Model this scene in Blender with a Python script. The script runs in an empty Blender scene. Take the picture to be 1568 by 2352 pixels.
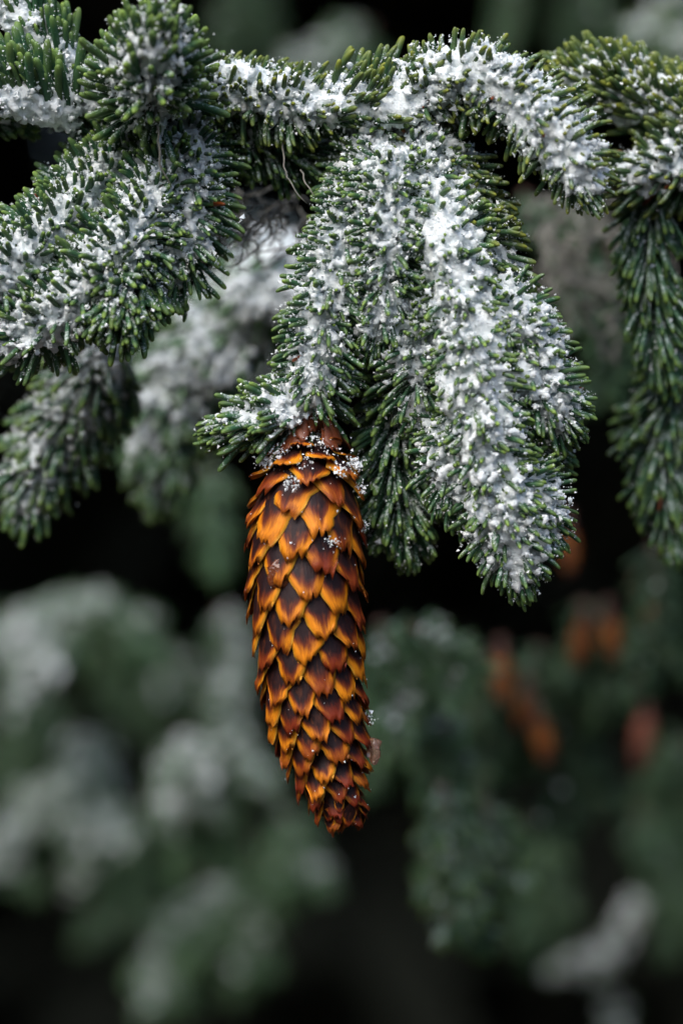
import bpy, math, random
import numpy as np
from mathutils import Vector, Matrix

SC = bpy.context.scene
COL = SC.collection
RNG = np.random.default_rng(7)
random.seed(7)

# ------------------------------------------------------------------ camera, sky, sun, exposure
CAM_H = 1.5                       # lens height above the forest floor (m)
DIST = 0.70                       # lens to the cone (m)
PX = 0.224 / 2352.0               # metres per picture unit at the cone
cam = bpy.data.cameras.new('camera')
cam_o = bpy.data.objects.new('camera', cam); COL.objects.link(cam_o)
cam_o.location = (0, -DIST, CAM_H); cam_o.rotation_euler = (math.radians(90), 0, 0)
cam.sensor_fit = 'VERTICAL'; cam.sensor_height = 36; cam.sensor_width = 24
cam.lens = 36 * DIST / 0.224
cam.clip_start = 0.02; cam.clip_end = 400
cam.dof.use_dof = True; cam.dof.focus_distance = DIST - 0.008; cam.dof.aperture_fstop = 5.0
cam.dof.aperture_blades = 9
SC.camera = cam_o

SUN_EL, SUN_ROT = math.radians(46), math.radians(208)
world = bpy.data.worlds.new('World'); SC.world = world; world.use_nodes = True
wn = world.node_tree
sky = wn.nodes.new('ShaderNodeTexSky'); sky.sky_type = 'NISHITA'; sky.sun_disc = False
sky.sun_elevation = SUN_EL; sky.sun_rotation = SUN_ROT
sky.air_density = 0.75; sky.dust_density = 2.5; sky.ozone_density = 0.3
wn.links.new(sky.outputs[0], wn.nodes['Background'].inputs[0])
wn.nodes['Background'].inputs[1].default_value = 0.15
sun = bpy.data.lights.new('sun', 'SUN'); sun.energy = .5; sun.angle = math.radians(50); sun.color = (1, .98, .95)
sun_o = bpy.data.objects.new('sun', sun); COL.objects.link(sun_o); sun_o.location = (0, 0, 6)
sd = Vector((math.sin(SUN_ROT) * math.cos(SUN_EL), math.cos(SUN_ROT) * math.cos(SUN_EL), math.sin(SUN_EL)))
sun_o.rotation_euler = sd.to_track_quat('Z', 'Y').to_euler()
SC.view_settings.view_transform = 'Standard'; SC.view_settings.look = 'None'
SC.view_settings.gamma = 1; SC.view_settings.use_curve_mapping = False
SC.view_settings.exposure = 1.35
SC.cycles.max_bounces = 8; SC.cycles.transmission_bounces = 4; SC.cycles.diffuse_bounces = 5
SC.cycles.use_denoising = True

# ------------------------------------------------------------------ helpers
def P(px, py, dmm=0.0):
    """picture unit + depth in mm behind the cone -> world point"""
    y = dmm * 0.001
    k = (DIST + y) / DIST
    return np.array([(px - 784) * PX * k, y, CAM_H + (1176 - py) * PX * k])

UP = np.array([0, 0, 1.0])
DEP = np.array([-0.05, -0.62, 0.78]); DEP /= np.linalg.norm(DEP)   # the side the snow was blown from

def nrm(a):
    return a / np.maximum(np.linalg.norm(a, axis=-1, keepdims=True), 1e-12)

def _h(i, j, k, seed):
    n = (i * 374761393 + j * 668265263 + k * 2147483647 + seed * 1274126177) & 0x7fffffff
    n = ((n ^ (n >> 13)) * 1274126177) & 0x7fffffff
    return ((n ^ (n >> 16)) & 0xffff) / 65535.0

def noise(p, scale, seed=0):
    """value noise 0..1 at points p (N,3)"""
    q = np.asarray(p) * scale + 1000.0
    f = np.floor(q).astype(np.int64); t = q - f; t = t * t * (3 - 2 * t)
    r = 0
    for a in (0, 1):
        for b in (0, 1):
            for c in (0, 1):
                w = (t[:, 0] if a else 1 - t[:, 0]) * (t[:, 1] if b else 1 - t[:, 1]) * (t[:, 2] if c else 1 - t[:, 2])
                r = r + w * _h(f[:, 0] + a, f[:, 1] + b, f[:, 2] + c, seed)
    return r

def tag(o, label=None, cat=None, group=None, kind=None):
    if label: o['label'] = label
    if cat: o['category'] = cat
    if group: o['group'] = group
    if kind: o['kind'] = kind
    return o

def empty(name, loc, label, cat, group=None):
    o = bpy.data.objects.new(name, None); COL.objects.link(o); o.location = loc
    o.empty_display_size = 0.01
    return tag(o, label, cat, group)

def link(name, mesh, parent=None, loc=None):
    o = bpy.data.objects.new(name, mesh); COL.objects.link(o)
    if parent is not None: o.parent = parent
    if loc is not None: o.location = loc
    return o

def mesh_np(name, V, F, mats, attrs=None, smooth=True, midx=None):
    """V (N,3), F (M,k) all same k, or list of such arrays"""
    me = bpy.data.meshes.new(name)
    Fs = F if isinstance(F, list) else [F]
    Fs = [np.asarray(f, dtype=np.int32) for f in Fs if len(f)]
    V = np.asarray(V, dtype=np.float32)
    me.vertices.add(len(V)); me.vertices.foreach_set('co', V.ravel())
    nl = sum(f.size for f in Fs); npoly = sum(len(f) for f in Fs)
    me.loops.add(nl); me.loops.foreach_set('vertex_index', np.concatenate([f.ravel() for f in Fs]))
    st = []; tot = []; s = 0
    for f in Fs:
        k = f.shape[1]
        st.append(np.arange(len(f)) * k + s); tot.append(np.full(len(f), k)); s += f.size
    me.polygons.add(npoly)
    me.polygons.foreach_set('loop_start', np.concatenate(st).astype(np.int32))
    me.polygons.foreach_set('use_smooth', np.full(npoly, bool(smooth)) if np.isscalar(smooth) else np.asarray(smooth, dtype=bool))
    for m in (mats if isinstance(mats, (list, tuple)) else [mats]): me.materials.append(m)
    if midx is not None: me.polygons.foreach_set('material_index', np.asarray(midx, dtype=np.int32))
    for k, v in (attrs or {}).items():
        a = me.attributes.new(k, 'FLOAT', 'POINT'); a.data.foreach_set('value', np.asarray(v, dtype=np.float32))
    me.update(calc_edges=True)
    return me

def catmull(pts, step):
    """smooth path through pts, resampled every step metres"""
    p = np.array(pts, dtype=float)
    p = np.vstack([2 * p[0] - p[1], p, 2 * p[-1] - p[-2]])
    out = []
    for i in range(1, len(p) - 2):
        t = np.linspace(0, 1, 24, endpoint=False)[:, None]
        a, b, c, d = p[i - 1], p[i], p[i + 1], p[i + 2]
        out.append(0.5 * (2 * b + (c - a) * t + (2 * a - 5 * b + 4 * c - d) * t ** 2 + (-a + 3 * b - 3 * c + d) * t ** 3))
    out.append(p[-2][None]); q = np.vstack(out)
    L = np.concatenate([[0], np.cumsum(np.linalg.norm(np.diff(q, axis=0), axis=1))])
    n = max(3, int(L[-1] / step) + 1)
    s = np.linspace(0, L[-1], n)
    return np.stack([np.interp(s, L, q[:, k]) for k in range(3)], 1), s

def frames(path, ref):
    T = nrm(np.gradient(path, axis=0))
    e1 = ref - (T @ ref)[:, None] * T
    e1 = nrm(e1 + 1e-6)
    e2 = np.cross(T, e1)
    return T, e1, e2

def tube(path, rad, k=8, ref=None, bump=0.0, seed=0):
    T, e1, e2 = frames(path, DEP if ref is None else ref)
    n = len(path); rad = np.broadcast_to(rad, (n,))
    a = np.arange(k) / k * 2 * np.pi
    ring = np.cos(a)[None, :, None] * e1[:, None] + np.sin(a)[None, :, None] * e2[:, None]
    R = np.broadcast_to(rad[:, None, None], (n, k, 1))
    V = path[:, None] + ring * R
    V = V.reshape(-1, 3)
    if bump:
        nn = noise(V, 0.9 / max(rad.max(), 1e-5), seed) - 0.5
        V = V + ring.reshape(-1, 3) * (nn * bump)[:, None]
    i = np.arange(n - 1)[:, None] * k; j = np.arange(k)[None]; j2 = (j + 1) % k
    F = np.stack([i + j, i + j2, i + k + j2, i + k + j], -1).reshape(-1, 4)
    c0 = np.concatenate([path[:1], path[-1:]]); base = len(V)
    V = np.vstack([V, c0])
    jj = np.arange(k); jj2 = (jj + 1) % k
    C = np.vstack([np.stack([np.full(k, base), jj2, jj], 1), np.stack([np.full(k, base + 1), (n - 1) * k + jj, (n - 1) * k + jj2], 1)])
    return V, F, C

# ------------------------------------------------------------------ materials
class NT:
    def __init__(s, name):
        s.m = bpy.data.materials.new(name); s.m.use_nodes = True
        s.t = s.m.node_tree; s.b = s.t.nodes['Principled BSDF']
    def n(s, typ, **kw):
        x = s.t.nodes.new(typ)
        for k, v in kw.items(): setattr(x, k, v)
        return x
    def l(s, a, b): s.t.links.new(a, b)
    def attr(s, name): return s.n('ShaderNodeAttribute', attribute_name=name).outputs['Fac']
    def math(s, op, a, b=0.0, clamp=False):
        x = s.n('ShaderNodeMath', operation=op, use_clamp=clamp)
        for i, v in enumerate((a, b)):
            if isinstance(v, (int, float)): x.inputs[i].default_value = v
            else: s.l(v, x.inputs[i])
        return x.outputs[0]
    def smooth(s, v, a, b):
        x = s.n('ShaderNodeMapRange', interpolation_type='SMOOTHSTEP')
        s.l(v, x.inputs[0]); x.inputs[1].default_value = a; x.inputs[2].default_value = b
        return x.outputs[0]
    def noise(s, scale, detail=2, vec=None, rough=.5):
        x = s.n('ShaderNodeTexNoise'); x.inputs['Scale'].default_value = scale; x.inputs['Detail'].default_value = detail
        x.inputs['Roughness'].default_value = rough
        if vec is None: vec = s.n('ShaderNodeTexCoord').outputs['Object']
        s.l(vec, x.inputs['Vector']); return x.outputs[0]
    def mix(s, f, a, b):
        x = s.n('ShaderNodeMix', data_type='RGBA')
        for sock, v in ((x.inputs[0], f), (x.inputs[6], a), (x.inputs[7], b)):
            if isinstance(v, tuple): sock.default_value = (*v, 1)
            elif isinstance(v, (int, float)): sock.default_value = v
            else: s.l(v, sock)
        return x.outputs[2]
    def ramp(s, f, stops):
        x = s.n('ShaderNodeValToRGB'); e = x.color_ramp.elements
        while len(e) < len(stops): e.new(0.5)
        for el, (p, c) in zip(e, stops): el.position = p; el.color = (*c, 1)
        s.l(f, x.inputs[0]); return x.outputs[0]
    def bump(s, h, strength, dist):
        x = s.n('ShaderNodeBump'); x.inputs['Strength'].default_value = strength; x.inputs['Distance'].default_value = dist
        s.l(h, x.inputs['Height']); s.l(x.outputs[0], s.b.inputs['Normal'])
    def set(s, **kw):
        for k, v in kw.items():
            sock = s.b.inputs[k.replace('_', ' ')]
            if hasattr(v, 'links') or hasattr(v, 'is_linked'): s.l(v, sock)
            else: sock.default_value = (*v, 1) if isinstance(v, tuple) and len(v) == 3 and sock.type == 'RGBA' else v
        return s.m

def needle_mat(name, base, mid, tip, tipstart=.78, rime=.62):
    t = NT(name)
    c = t.ramp(t.attr('t'), [(0, (.05, .03, .012)), (.06, base), (.5, mid), (tipstart, mid), (1, tip)])
    hue = t.attr('hue')
    c = t.mix(t.math('MULTIPLY', t.smooth(hue, .0, .5), .5), c, (.020, .082, .040))
    c = t.mix(t.math('MULTIPLY', t.smooth(hue, .6, 1), .30), c, (.11, .14, .018))
    v = t.noise(2500, 2)
    c = t.mix(t.math('MULTIPLY', t.smooth(v, .45, .8), .35), c, (.10, .17, .07))
    # rime: fine ice dust caught on the windward side of each needle
    g = t.n('ShaderNodeNewGeometry'); vm = t.n('ShaderNodeVectorMath', operation='DOT_PRODUCT')
    t.l(g.outputs['Normal'], vm.inputs[0]); vm.inputs[1].default_value = tuple(DEP)
    ps = g.outputs['Position']
    rm = t.math('ADD', t.math('MULTIPLY', t.noise(1500, 2, ps, .7), .75), t.math('MULTIPLY', t.noise(330, 2, ps), .55))
    rm = t.math('ADD', rm, t.math('MULTIPLY', vm.outputs['Value'], .16))
    rm = t.math('SUBTRACT', rm, t.math('MULTIPLY', t.smooth(t.attr('t'), .82, 1), .10))
    c = t.mix(t.math('MULTIPLY', t.smooth(rm, .77, .92), rime), c, (.62, .70, .70))
    t.set(Base_Color=c, Roughness=.55, Specular_IOR_Level=.35)
    t.bump(t.noise(3000, 2), .25, .0002)
    return t.m
M_NEEDLE = needle_mat('needle_green', (.014, .050, .026), (.034, .108, .045), (.22, .34, .060), .82)
M_NEEDLE_OLIVE = needle_mat('needle_olive', (.020, .050, .020), (.046, .098, .030), (.23, .26, .026), .80, .4)
M_NEEDLE_FAR = needle_mat('needle_pale', (.034, .084, .042), (.080, .180, .088), (.15, .27, .10), .7, .25)  # paler green for the blurred branches behind
M_NEEDLE_DIM = needle_mat('needle_painted_shade', (.012, .030, .014), (.024, .060, .026), (.05, .09, .03), .7, .12)  # darker needle copy: shade on the dim branches put into the colour
t = NT('dead_needle'); M_DEAD = t.set(Base_Color=t.mix(t.noise(700), (.11, .022, .006), (.30, .075, .010)), Roughness=.35)
t = NT('bark'); nb = t.noise(900, 4)
M_BARK = t.set(Base_Color=t.mix(nb, (.018, .008, .006), (.10, .045, .030)), Roughness=.75); t.bump(nb, .6, .0005)
t = NT('bud'); nb = t.noise(1400, 3)
M_BUD = t.set(Base_Color=t.mix(nb, (.05, .012, .005), (.24, .060, .016)), Roughness=.45)
t = NT('snow')
M_SNOW = t.set(Base_Color=(.79, .87, .88), Roughness=.75)
t.b.inputs['Subsurface Weight'].default_value = .35; t.b.inputs['Subsurface Scale'].default_value = .0012
t.b.inputs['Subsurface Radius'].default_value = (1, 1, 1)
t.bump(t.noise(2600, 3, rough=.7), .8, .0005)
t = NT('snow_crystal')
M_ICE = t.set(Base_Color=(.83, .89, .90), Roughness=.55, IOR=1.31)
t.b.inputs['Transmission Weight'].default_value = .05
t = NT('lichen'); M_LICHEN = t.set(Base_Color=t.mix(t.noise(500), (.10, .10, .085), (.26, .26, .22)), Roughness=.9)

def scale_mat(name='cone_scale', red=0.0):
    t = NT(name)
    u, v, edge = t.attr('u'), t.attr('v'), t.attr('wear')
    oi = t.n('ShaderNodeObjectInfo').outputs['Random']
    co = t.n('ShaderNodeCombineXYZ'); t.l(t.math('ADD', u, t.math('MULTIPLY', oi, 37.)), co.inputs[0]); t.l(t.math('MULTIPLY', v, .16), co.inputs[1]); t.l(oi, co.inputs[2])
    streak = t.noise(16, 4, co.outputs[0], .6)
    co2 = t.n('ShaderNodeCombineXYZ'); t.l(t.math('ADD', u, t.math('MULTIPLY', oi, 91.)), co2.inputs[0]); t.l(v, co2.inputs[1]); t.l(oi, co2.inputs[2])
    blot = t.noise(3.2, 3, co2.outputs[0])
    fine = t.noise(14, 3, co2.outputs[0], .7)
    gold = t.mix(streak, (.56, .150, .003), (.86, .33, .010))
    gold = t.mix(t.smooth(edge, .35, 1), gold, (.66, .34, .035))
    # purple brown heart of the scale, a wedge that narrows towards the tip
    au = t.math('ABSOLUTE', u)
    d = t.math('ADD', t.math('MULTIPLY', v, 1.0), t.math('MULTIPLY', t.math('POWER', au, 2.2), .62))
    d = t.math('ADD', d, t.math('MULTIPLY', t.math('SUBTRACT', streak, .5), .22))
    d = t.math('ADD', d, t.math('MULTIPLY', t.math('SUBTRACT', blot, .5), .30))
    d = t.math('ADD', d, t.math('MULTIPLY', t.math('SUBTRACT', oi, .5), -.16))
    c = t.mix(t.smooth(d, 1.02, .78), gold, (.20, .030, .004))
    c = t.mix(t.smooth(d, .92, .68), c, (.016, .0060, .0070))
    c = t.mix(t.math('MULTIPLY', t.smooth(blot, .50, .72), t.math('MULTIPLY', oi, .55)), c, (.15, .040, .012))
    c = t.mix(t.math('MULTIPLY', t.smooth(fine, .60, .80), .35), c, (.09, .022, .008))
    # red resinous tip
    tip = t.smooth(t.math('ADD', v, t.math('MULTIPLY', t.math('SUBTRACT', fine, .5), .34)), .84 - red * .16, 1.0 - red * .08)
    c = t.mix(t.math('MULTIPLY', tip, t.math('ADD', t.math('MULTIPLY', oi, .4), .5 + red * .2)), c, (.17, .022, .006))
    c = t.mix(t.math('MULTIPLY', t.smooth(t.noise(5, 2, co2.outputs[0]), .58, .8), .35), c, (.33, .085, .012))
    t.set(Base_Color=c, Roughness=t.math('ADD', t.math('MULTIPLY', fine, .35), .32), Specular_IOR_Level=.22)
    t.bump(t.math('ADD', streak, t.math('MULTIPLY', fine, .7)), .35, .0004)
    return t.m
M_SCALE = scale_mat(); M_SCALE_RED = scale_mat('cone_scale_red', 1.0)
t = NT('cone_core'); M_CORE = t.set(Base_Color=(.020, .008, .005), Roughness=.8)
t = NT('resin'); M_RESIN = t.set(Base_Color=t.mix(t.noise(500), (.07, .015, .005), (.20, .065, .025)), Roughness=.10)
t.b.inputs['Subsurface Weight'].default_value = .3; t.b.inputs['Subsurface Scale'].default_value = .001
t.bump(t.noise(900, 3), .5, .0006)
t = NT('resin_clear'); M_DROP = t.set(Base_Color=(.75, .50, .36), Roughness=.1, IOR=1.5); t.b.inputs['Transmission Weight'].default_value = .8

# ------------------------------------------------------------------ needle geometry
def needle_shape(k=6, rings=6, bend=.16, L=.0125, r=.00068, seed=0):
    """along +Z, curving towards +X; returns V, quads, tris, t"""
    rg = np.random.default_rng(seed)
    prof_t = np.concatenate([np.linspace(0, .86, rings - 2), [.95, .99]])
    prof_r = np.interp(prof_t, [0, .06, .25, .7, .86, .95, .99], [.55, .78, .95, 1, 1.0, .84, .50])
    a = np.arange(k) / k * 2 * np.pi
    V = []
    wob = rg.normal(0, .02, 2)
    for tt, rr in zip(prof_t, prof_r):
        ox = bend * L * (tt ** 2) + wob[0] * L * math.sin(tt * 3.1); oy = wob[1] * L * math.sin(tt * 3.1)
        # rhombic section with a ridge
        rad = r * rr * (1 + .13 * np.cos(2 * a))
        V.append(np.stack([ox + rad * np.cos(a) * .95, oy + rad * np.sin(a), np.full(k, tt * L)], 1))
    V = np.vstack(V + [np.array([[bend * L, 0, L]])])
    n = len(prof_t)
    i = np.arange(n - 1)[:, None] * k; j = np.arange(k)[None]; j2 = (j + 1) % k
    Q = np.stack([i + j, i + j2, i + k + j2, i + k + j], -1).reshape(-1, 4)
    jj = np.arange(k)
    Tt = np.stack([(n - 1) * k + jj, (n - 1) * k + (jj + 1) % k, np.full(k, n * k)], 1)
    return V, Q, Tt, np.concatenate([np.repeat(prof_t, k), [1.0]])

NV = [needle_shape(5, 5, b, seed=i) for i, b in enumerate((.05, .10, .14, .18, .24, .30))]
def proto_needles(mat, hues):
    out = []
    for (V, Q, T3, tt) in NV:
        for h in hues:
            out.append(mesh_np('needle', V, [Q, T3], mat, {'t': tt, 'hue': np.full(len(V), h)}))
    return out
_protos = {}
def protos(mat):
    if mat.name not in _protos: _protos[mat.name] = proto_needles(mat, (.05, .35, .55, .8, .95) if mat is not M_DEAD else (.5,))
    return _protos[mat.name]

def bake_needles(name, B, D, X, S, mat, parent, variants=NV, rg=RNG):
    """join many needles into one mesh; B base, D direction, X bend axis, S size"""
    Vs, Qs, Ts, ts, hs = [], [], [], [], []
    off = 0
    var = rg.integers(0, len(variants), len(B)); hue = rg.random(len(B))
    for vi, (V, Q, T3, tt) in enumerate(variants):
        ix = np.where(var == vi)[0]
        if not len(ix): continue
        b, d, x = B[ix], D[ix], X[ix]; y = np.cross(d, x)
        W = b[:, None] + (V[None, :, 0:1] * x[:, None] + V[None, :, 1:2] * y[:, None] + V[None, :, 2:3] * d[:, None]) * S[ix][:, None, None]
        o = (np.arange(len(ix)) * len(V))[:, None, None] + off
        Vs.append(W.reshape(-1, 3)); Qs.append((Q[None] + o).reshape(-1, 4)); Ts.append((T3[None] + o).reshape(-1, 3))
        ts.append(np.tile(tt, len(ix))); hs.append(np.repeat(hue[ix], len(V))); off += len(ix) * len(V)
    if not Vs: return None
    me = mesh_np(name, np.vstack(Vs), [np.vstack(Qs), np.vstack(Ts)], mat, {'t': np.concatenate(ts), 'hue': np.concatenate(hs)})
    o = link(name, me, parent); o['kind'] = 'stuff'
    return o

# ------------------------------------------------------------------ snow
def snow_group():
    g = bpy.data.node_groups.new('settle_snow', 'GeometryNodeTree')
    g.interface.new_socket('Geometry', in_out='INPUT', socket_type='NodeSocketGeometry')
    g.interface.new_socket('Geometry', in_out='OUTPUT', socket_type='NodeSocketGeometry')
    N = g.nodes.new; Lk = g.links.new
    i = N('NodeGroupInput'); o = N('NodeGroupOutput')
    r = N('GeometryNodeInputNamedAttribute'); r.data_type = 'FLOAT'; r.inputs[0].default_value = 'rad'
    mp = N('GeometryNodeMeshToPoints'); Lk(i.outputs[0], mp.inputs['Mesh']); Lk(r.outputs[0], mp.inputs['Radius'])
    pv = N('GeometryNodePointsToVolume'); pv.resolution_mode = 'VOXEL_SIZE'
    Lk(mp.outputs[0], pv.inputs['Points']); pv.inputs['Voxel Size'].default_value = .00061
    Lk(r.outputs[0], pv.inputs['Radius'])
    vm = N('GeometryNodeVolumeToMesh'); vm.resolution_mode = 'GRID'; Lk(pv.outputs[0], vm.inputs[0])
    vm.inputs['Threshold'].default_value = .1; vm.inputs['Adaptivity'].default_value = 0.0
    Lk(vm.outputs[0], o.inputs[0])
    return g
SNOWG = snow_group()

TET_F = np.array([[0, 1, 2], [0, 3, 1], [0, 2, 3], [1, 3, 2]])
def crystals(Pn, size, rg):
    """irregular four-sided ice chips at points"""
    n = len(Pn)
    base = np.array([[1, 1, 1], [1, -1, -1], [-1, 1, -1], [-1, -1, 1.0]]) * .8
    V = base[None] * (rg.uniform(.5, 1.3, (n, 4, 1))) * size[:, None, None]
    V = V * rg.uniform(.5, 1.2, (n, 1, 3))
    A = nrm(rg.normal(size=(n, 3))); Bv = nrm(np.cross(A, rg.normal(size=(n, 3)))); C = np.cross(A, Bv)
    W = V[..., 0:1] * A[:, None] + V[..., 1:2] * Bv[:, None] + V[..., 2:3] * C[:, None] + Pn[:, None]
    F = TET_F[None] + (np.arange(n) * 4)[:, None, None]
    return W.reshape(-1, 3), F.reshape(-1, 3)

def settle(pts, rad, voxel=None):
    """merge points of given radius into one lumpy skin; returns V, N, quads"""
    me = bpy.data.meshes.new('pts'); me.vertices.add(len(pts)); me.vertices.foreach_set('co', np.asarray(pts, dtype=np.float32).ravel())
    a = me.attributes.new('rad', 'FLOAT', 'POINT'); a.data.foreach_set('value', np.asarray(rad, dtype=np.float32)); me.update()
    o = bpy.data.objects.new('pts', me); COL.objects.link(o)
    m = o.modifiers.new('s', 'NODES'); m.node_group = SNOWG
    m2 = o.modifiers.new('w', 'SMOOTH'); m2.factor = .5; m2.iterations = 4
    dg = bpy.context.evaluated_depsgraph_get(); dg.update()
    ev = o.evaluated_get(dg); em = ev.to_mesh()
    nv = len(em.vertices); V = np.empty(nv * 3, np.float32); em.vertices.foreach_get('co', V); V = V.reshape(-1, 3)
    Nn = np.empty(nv * 3, np.float32); em.vertices.foreach_get('normal', Nn); Nn = Nn.reshape(-1, 3)
    nl = len(em.loops); li = np.empty(nl, np.int32); em.loops.foreach_get('vertex_index', li)
    npoly = len(em.polygons); ls = np.empty(npoly, np.int32); em.polygons.foreach_get('loop_start', ls)
    lt = np.empty(npoly, np.int32); em.polygons.foreach_get('loop_total', lt)
    Fs = []
    for k in (3, 4):
        s = ls[lt == k]
        if len(s): Fs.append(li[s[:, None] + np.arange(k)[None]])
    ev.to_mesh_clear(); bpy.data.objects.remove(o); bpy.data.meshes.remove(me)
    return V.astype(float), Nn.astype(float), Fs

STAT = {}
def snow_object(label, pts, rad, frostP, frostS, base, rg, grains=9.0, body=True):
    """one stuff object: settled snow body with loose crystals on it and frost on the needles"""
    parts_V, tri, quad, off = [], [], [], 0
    quads_s, tris_s = [], []
    if body and len(pts):
        V, Nn, Fs = settle(pts, rad)
        d = (noise(V, 600, 3) - .5) * .0005 + (noise(V, 1700, 4) - .5) * .0005
        V = V + Nn * d[:, None]
        parts_V.append(V); off = len(V)
        for f in Fs: (tri if f.shape[1] == 3 else quad).append(f)
        n_sn = sum(len(f) for f in tri)
        # loose grains on the side that faces the sky and the open
        w = np.clip(Nn @ DEP + .55, 0, 1); w = w * (0.35 + noise(V, 260, 9)); w /= w.sum()
        m = int(len(V) * grains * .018)
        ix = rg.choice(len(V), m, p=w)
        gp = V[ix] + Nn[ix] * rg.uniform(-.00005, .00032, (m, 1)); gs = rg.gamma(3, .00006, m) + .00009
    else:
        n_sn = 0; gp = np.zeros((0, 3)); gs = np.zeros(0)
    n_q = sum(len(f) for f in quad); n_t0 = sum(len(f) for f in tri)
    gp = np.vstack([gp, frostP]); gs = np.concatenate([gs, frostS])
    cv, cf = crystals(gp, gs, rg)
    parts_V.append(cv); tri.append(cf + off)
    T3 = np.vstack(tri); Q = np.vstack(quad) if quad else np.zeros((0, 4), int)
    sm = np.concatenate([np.ones(n_t0, bool), np.zeros(len(cf), bool), np.ones(n_q, bool)])
    mi = np.concatenate([np.zeros(n_t0, int), np.ones(len(cf), int), np.zeros(n_q, int)])
    me = mesh_np('snow', np.vstack(parts_V) - base, [T3, Q], [M_SNOW, M_ICE], smooth=sm, midx=mi)
    o = link('snow', me, None, base); tag(o, label, 'snow', None, 'stuff')
    STAT['snow'] = STAT.get('snow', 0) + len(T3) + 2 * len(Q)
    return o

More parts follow.
